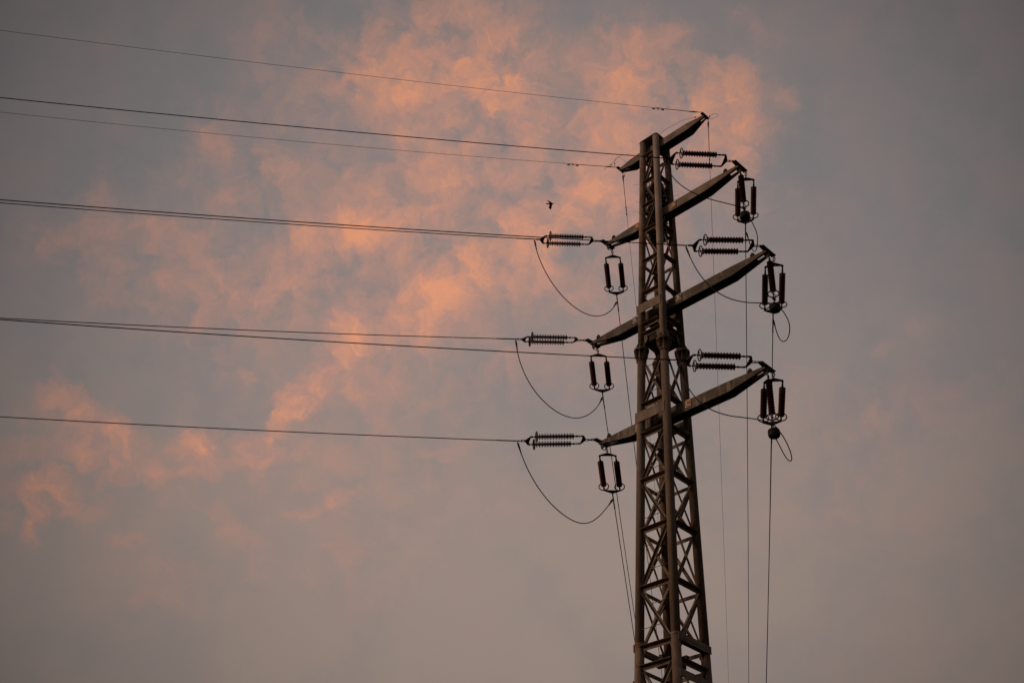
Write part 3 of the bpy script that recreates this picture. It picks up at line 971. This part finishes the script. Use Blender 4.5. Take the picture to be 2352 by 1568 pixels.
JL = {
    'AL': [(-3.53, -2.07, 26.87), (-3.53, -2.0, 26.6), (-3.53, -1.84, 26.25), (-3.53, -1.56, 25.90), (-3.53, -1.22, 25.6), (-3.53, -.81, 25.37), (-3.53, -.39, 25.25), (-3.53, .02, 25.21), (-3.53, .44, 25.25), (-3.53, .78, 25.35), (-3.52, 1.1, 25.52), (-3.52, 1.38, 25.73), (-3.52, 1.69, 26.05), (-3.52, 1.93, 26.41), (-3.52, 2.06, 26.72)],
    'BL': [(-4.15, -2.07, 23.04), (-4.15, -1.99, 22.66), (-4.15, -1.84, 22.30), (-4.15, -1.61, 21.97), (-4.15, -1.32, 21.69), (-4.15, -.97, 21.48), (-4.15, -.56, 21.36), (-4.15, -.19, 21.31), (-4.16, .21, 21.33), (-4.16, .68, 21.46), (-4.16, 1.04, 21.66), (-4.16, 1.41, 21.97), (-4.16, 1.74, 22.36), (-4.16, 1.94, 22.72), (-4.16, 2.05, 22.98)],
    'CL': [(-3.79, -2.09, 19.13), (-3.79, -1.95, 18.86), (-3.79, -1.76, 18.58), (-3.78, -1.54, 18.31), (-3.78, -1.25, 18.05), (-3.77, -.92, 17.83), (-3.77, -.56, 17.67), (-3.76, -.2, 17.56), (-3.76, .2, 17.52), (-3.75, .53, 17.54), (-3.75, .82, 17.63), (-3.75, 1.12, 17.81), (-3.74, 1.42, 18.09), (-3.74, 1.73, 18.49), (-3.73, 1.96, 18.82), (-3.73, 2.06, 18.98)],
    'AR': [(1.94, -2.08, 26.88), (1.98, -2.01, 26.58), (2.05, -1.9, 26.28), (2.15, -1.76, 26.01), (2.29, -1.54, 25.79), (2.5, -1.21, 25.62), (2.71, -.88, 25.55), (2.93, -.55, 25.52), (3.13, -.23, 25.50), (3.26, -.03, 25.46)],
    'BR': [(2.59, -2.07, 22.97), (2.63, -2.01, 22.69), (2.70, -1.9, 22.33), (2.79, -1.76, 22.0), (2.91, -1.58, 21.7), (3.05, -1.37, 21.48), (3.2, -1.14, 21.36), (3.36, -.9, 21.31), (3.54, -.63, 21.32), (3.74, -.32, 21.38), (3.93, -.03, 21.50)],
    'CR': [(2.14, -2.12, 19.21), (2.17, -2.07, 18.97), (2.23, -1.98, 18.66), (2.31, -1.86, 18.34), (2.41, -1.7, 18.07), (2.55, -1.5, 17.89), (2.72, -1.23, 17.78), (2.9, -.95, 17.75), (3.09, -.66, 17.78), (3.28, -.37, 17.80), (3.5, -.03, 17.76)],
}
JR = {
    'AR': [(3.26, -.03, 25.46), (3.27, .10, 25.42), (3.156, .50, 25.40), (3.03, .96, 25.36), (2.901, 1.204, 25.42), (2.70, 1.505, 25.44), (2.469, 1.781, 25.43), (2.29, 1.945, 25.53), (2.15, 2.009, 25.77), (2.067, 2.048, 26.116), (1.995, 2.098, 26.446), (1.94, 2.13, 26.72)],
    'BR': [(3.93, -.03, 21.50), (3.96, .16, 21.47), (3.884, .656, 21.499), (3.739, 1.032, 21.491), (3.543, 1.36, 21.477), (3.278, 1.621, 21.46), (3.031, 1.785, 21.55), (2.864, 1.854, 21.79), (2.769, 1.914, 22.12), (2.694, 1.97, 22.473), (2.63, 2.03, 22.75)],
    'CR': [(3.5, -.03, 17.76), (3.50, .10, 17.74), (3.44, .444, 17.71), (3.353, .748, 17.70), (3.247, 1.074, 17.67), (3.112, 1.401, 17.62), (2.972, 1.649, 17.62), (2.807, 1.821, 17.69), (2.674, 1.903, 17.84), (2.558, 1.929, 18.077), (2.468, 1.949, 18.351), (2.372, 1.985, 18.581), (2.272, 2.04, 18.80), (2.19, 2.06, 18.98)],
}
for n, P in JL.items():
    Q = P + (JR[n][1:] if n in JR else [])
    sp = spline(relax(Q, 1), 5)
    b = MB(); b.tube(sp, .0150, 8)
    o = b.build('jumper_cable', 'jump')
    sd_ = 'right' if n[1] == 'R' else 'left'
    tag(o, ('brown jumper sagging in a deep bow under left tip of %s lettered arm' if n[1] == 'L' else 'brown jumper passing in front of %s lettered arm to its iron weight') % ORD[n[0]], 'cable', 'jumper cables looping between the insulator strings')
    for end in (0, 1):
        a0, a1 = (sp[0], sp[6]) if end == 0 else (sp[-1], sp[-7])
        d = (a1 - a0).normalized()
        b = MB(); b.tube([a0 + d * .02, a0 + d * .17, a0 + d * .30, a0 + d * .36], .02, 10, rads=[.024, .026, .020, .017])
        lg = b.build('terminal_lug', 'jump', o)
        sd3 = d.cross(V((1, 0, 0))).normalized()
        for k in range(3):
            q = a0 + d * (.04 + .05 * k)
            b = MB(); b.tube([q - sd3 * .045, q + sd3 * .045], .010, 6); b.build('bolt', 'hard', lg)

LOOPS = [
    ([(2.12, .16, 30.24), (2.15, .14, 30.31), (2.223, .14, 30.365), (2.31, .14, 30.38), (2.397, .14, 30.358), (2.528, .14, 30.259), (2.549, .14, 30.172), (2.467, .14, 30.142), (2.316, .14, 30.185), (2.149, .14, 30.297), (2.10, .10, 30.33)], 'small open wire loop standing off the right tip of the topmost arm'),
    ([(2.10, -.14, 30.24), (2.038, -.13, 30.292), (1.836, -.13, 30.393), (1.421, -.13, 30.59), (.991, -.13, 30.669), (.589, -.13, 30.712), (.385, -.13, 30.694), (.31, -.13, 30.55)], 'thin bonding wire arching over the topmost arm from its right tip to the cap'),
    ([(-1.98, -.36, 30.36), (-1.95, -.20, 30.66), (-1.85, -.14, 30.70), (-1.778, -.13, 30.75), (-1.679, -.13, 30.831), (-1.58, -.13, 30.877), (-1.345, -.13, 30.811), (-1.035, -.13, 30.658), (-.70, -.13, 30.43), (-.5, -.14, 30.34)], 'thin bonding wire bowed over the left end of the topmost arm'),
    ([(-1.70, -.16, 30.40), (-1.70, -.13, 30.487), (-1.692, -.13, 30.65), (-1.667, -.13, 30.771), (-1.56, -.13, 30.845), (-1.424, -.13, 30.739), (-1.27, -.13, 30.527), (-1.194, -.13, 30.34)], 'small kinked bonding wire close above the left tip of the topmost arm'),
    ([(-1.393, .1, 30.22), (-1.43, .11, 30.15), (-1.48, .14, 30.10), (-1.60, .22, 30.12), (-1.70, .33, 30.22)], 'short bonding wire hanging below the left tip of the topmost arm')]
for P, lab in LOOPS:
    b = MB(); b.tube(spline(P, 5), .0052, 6)
    o = b.build('bonding_wire', 'wire'); tag(o, lab, 'wire', 'bonding wires on the topmost arm')
    q = V(P[2])
    b = MB(); b.box(q, (.03, .03, .045)); b.build('wire_clip', 'hard', o)


# ------------------------------------------------------------------ lettered phase plates
def text_mesh(ch, size):
    cu = bpy.data.curves.new('letter', 'FONT')
    cu.body = ch
    cu.size = size
    cu.align_x = 'CENTER'; cu.align_y = 'CENTER'
    cu.extrude = .002
    cu.offset = .0035
    ob = bpy.data.objects.new('tmp', cu)
    col.objects.link(ob)
    bpy.context.view_layer.update()
    me = bpy.data.meshes.new_from_object(ob.evaluated_get(bpy.context.evaluated_depsgraph_get()))
    bpy.data.objects.remove(ob)
    xs_ = [v.co.x for v in me.vertices]; ys_ = [v.co.y for v in me.vertices]
    cxx = (min(xs_) + max(xs_)) / 2; cyy = (min(ys_) + max(ys_)) / 2
    for v in me.vertices:
        x, y, z = v.co
        v.co = (x - cxx, -z, y - cyy)          # upright, facing -Y
    return me


SG = [('A', .822, 27.045, 'orange letter A plate on the upper arm just right of the tubes'),
      ('A', -.685, 27.050, 'orange letter A plate on the upper arm, half behind the left tube'),
      ('B', .840, 23.235, 'pale letter B plate with dark disc, on the middle arm right of the tubes'),
      ('B', -.849, 23.250, 'pale letter B plate with dark disc, on the middle arm left of the tubes'),
      ('C', .994, 19.375, 'pale letter C plate with red disc, on the lowest arm right of the tubes'),
      ('C', -.815, 19.345, 'red and pale letter C plate on the lowest arm, nearly hidden by the left tube')]
LM = {c: text_mesh(c, .195) for c in 'ABC'}
for ch, x, z, lab in SG:
    y = -.185
    t = empty('phase_sign', (x, y, z), lab, 'sign', 'lettered phase plates on the arms')
    b = MB()
    hx, hz = .10, .125
    if ch == 'A':
        cc = .045
        ou = [(x - hx, y, z - hz), (x + hx - cc, y, z - hz), (x + hx, y, z - hz + cc), (x + hx, y, z + hz), (x - hx + cc, y, z + hz), (x - hx, y, z + hz - cc)]
        b.prism(ou, (0, .008, 0)); b.build('plate', 'pale', t)
        ins_ = .014
        hx -= ins_; hz -= ins_; cc -= .004
        ou = [(x - hx, y - .004, z - hz), (x + hx - cc, y - .004, z - hz), (x + hx, y - .004, z - hz + cc), (x + hx, y - .004, z + hz), (x - hx + cc, y - .004, z + hz), (x - hx, y - .004, z + hz - cc)]
        b = MB(); b.prism(ou, (0, .003, 0)); b.build('panel', 'orange', t)
    else:
        b.box((x, y + .004, z), (2 * hx, .008, 2 * hz)); b.build('plate', 'pale', t)
        b = MB()
        ou = [(x + .088 * math.cos(a), y - .004, z + .100 * math.sin(a)) for a in [2 * math.pi * k / 28 for k in range(28)]]
        b.prism(ou, (0, .003, 0)); b.build('disc', 'brown' if ch == 'B' else 'red', t)
    me = LM[ch]
    if not me.materials:
        me.materials.append(MT['white'])
    lo_ = bpy.data.objects.new('letter', me)
    col.objects.link(lo_); lo_.parent = t; lo_.location = (0, -.0075, 0)
    for sx_, sz_ in ((-1, 1), (1, -1)):
        b = MB(); b.lathe((x + sx_ * .086, y + .0, z + sz_ * .108), (0, -1, 0), [(0, .008), (.008, .007)], 8); b.build('screw', 'hard', t)

# ------------------------------------------------------------------ twig nests in the lattice


def twigs(cen, half, n, name, lab, strays=()):
    b = MB()
    for i in range(n):
        c = V(cen) + V([random.uniform(-1, 1) * half[k] for k in range(3)])
        for k in range(2):
            c[k] = max(-half[k], min(half[k], c[k]))
        a = random.uniform(0, math.tau)
        el = random.gauss(0, .38)
        d = V((math.cos(a) * math.cos(el), math.sin(a) * math.cos(el), math.sin(el)))
        ln = random.uniform(.14, .42)
        p = [c - d * ln / 2]
        for q in range(2):
            d2 = (d + V([random.gauss(0, .16) for _ in range(3)])).normalized()
            p.append(p[-1] + d2 * ln / 2)
        r = random.uniform(.005, .011)
        b.tube(p, r, 4, rads=[r, r * .8, r * .3])
    for p0, d, ln in strays:
        p = [V(p0)]
        d = V(d).normalized()
        for q in range(4):
            d = (d + V([random.gauss(0, .18) for _ in range(3)])).normalized()
            p.append(p[-1] + d * ln / 4)
        b.tube(p, .006, 4, rads=[.006, .005, .004, .003, .0015])
        for q in (2, 3):
            e = (d + V([random.gauss(0, .6) for _ in range(3)])).normalized()
            b.tube([p[q], p[q] + e * ln * .2], .003, 4, rads=[.003, .001])
    o = b.build(name, 'twig')
    return tag(o, lab, 'nest', 'twig nests in the lattice')


rt = Vector((.704, .708, .05))
twigs((0, 0, 27.32), (.23, .23, 1.15), 4300, 'bird_nest', 'tall tangle of dark twigs filling the lattice above the upper lettered arm',
      [((.25, .30, 28.30), rt + V((0, 0, .25)), .55), ((.25, .32, 28.15), rt + V((0, 0, .05)), .60), ((.25, .30, 27.95), rt + V((.1, 0, -.2)), .62), ((-.3, -.3, 27.7), -rt, .30), ((-.3, -.3, 27.2), -rt + V((0, 0, .1)), .45),
       ((-.3, -.25, 26.6), -rt + V((0, 0, .15)), .45), ((-.3, -.3, 26.45), -rt - V((0, 0, .5)), .35), ((-.2, -.35, 28.5), -rt + V((0, 0, .3)), .4), ((.25, .1, 28.5), rt + V((0, 0, .6)), .3), ((.3, .3, 27.3), rt * .3 + V((0, 0, .5)), .3), ((.35, .28, 26.8), rt * .2 + V((0, 0, 1)), .25)])
twigs((0, 0, 22.25), (.34, .34, .24), 800, 'bird_nest', 'flatter twig nest in the frame just above the bolted flanges',
      [((-.2, -.42, 22.3), -rt + V((0, 0, -.2)), .35), ((-.1, -.42, 22.6), -rt + V((0, 0, .5)), .4), ((.3, .1, 22.0), V((.2, .2, -1)), .3), ((.2, .3, 21.95), V((.2, .4, -1)), .3), ((.35, .2, 22.1), V((.4, .4, -.6)), .35)])

# ------------------------------------------------------------------ bird in flight
B0 = V((-11.37, 6.38, 39.51))
bird = empty('bird', B0, 'small dark bird flying in front of the orange cloud left of the pylon', 'bird')
fx = (RT * .97 - FW * .2).normalized()      # heading to the right and a little towards the viewer
uy = (UP * .8 - FW * .35).normalized(); uy = (uy - fx * uy.dot(fx)).normalized()
uz = fx.cross(uy)
b = MB()
b.lathe(B0 - fx * .13, fx, [(0, .010), (.03, .024), (.07, .046), (.12, .056), (.17, .052), (.205, .036), (.225, .030), (.25, .031), (.27, .022), (.285, .009), (.315, .001)], 14)
bod = b.build('body', 'bird', bird)


def wing(sgn, pts, th=.010):
    b = MB()
    P = [B0 + fx * x + uy * y * sgn + uz * z for x, y, z in pts]
    b.prism([p - uz * th / 2 for p in P], uz * th)
    b.build('wing', 'bird', bird, bevel=.003)


wing(1, [(.10, .02, 0), (.03, .10, .03), (-.08, .17, .06), (-.17, .19, .08), (-.10, .12, .05), (-.05, .06, .02), (-.02, .02, 0)])
wing(-1, [(.10, .02, 0), (.05, .12, -.03), (.03, .22, -.05), (-.03, .34, -.07), (-.06, .27, -.06), (-.13, .20, -.05), (-.07, .14, -.03), (-.05, .03, 0)])
b = MB(); b.prism([B0 + fx * x + uy * y - uz * .004 for x, y in ((-.09, .022), (-.21, .045), (-.19, 0), (-.21, -.045), (-.09, -.022))], uz * .008); b.build('tail', 'bird', bird, bevel=.002)
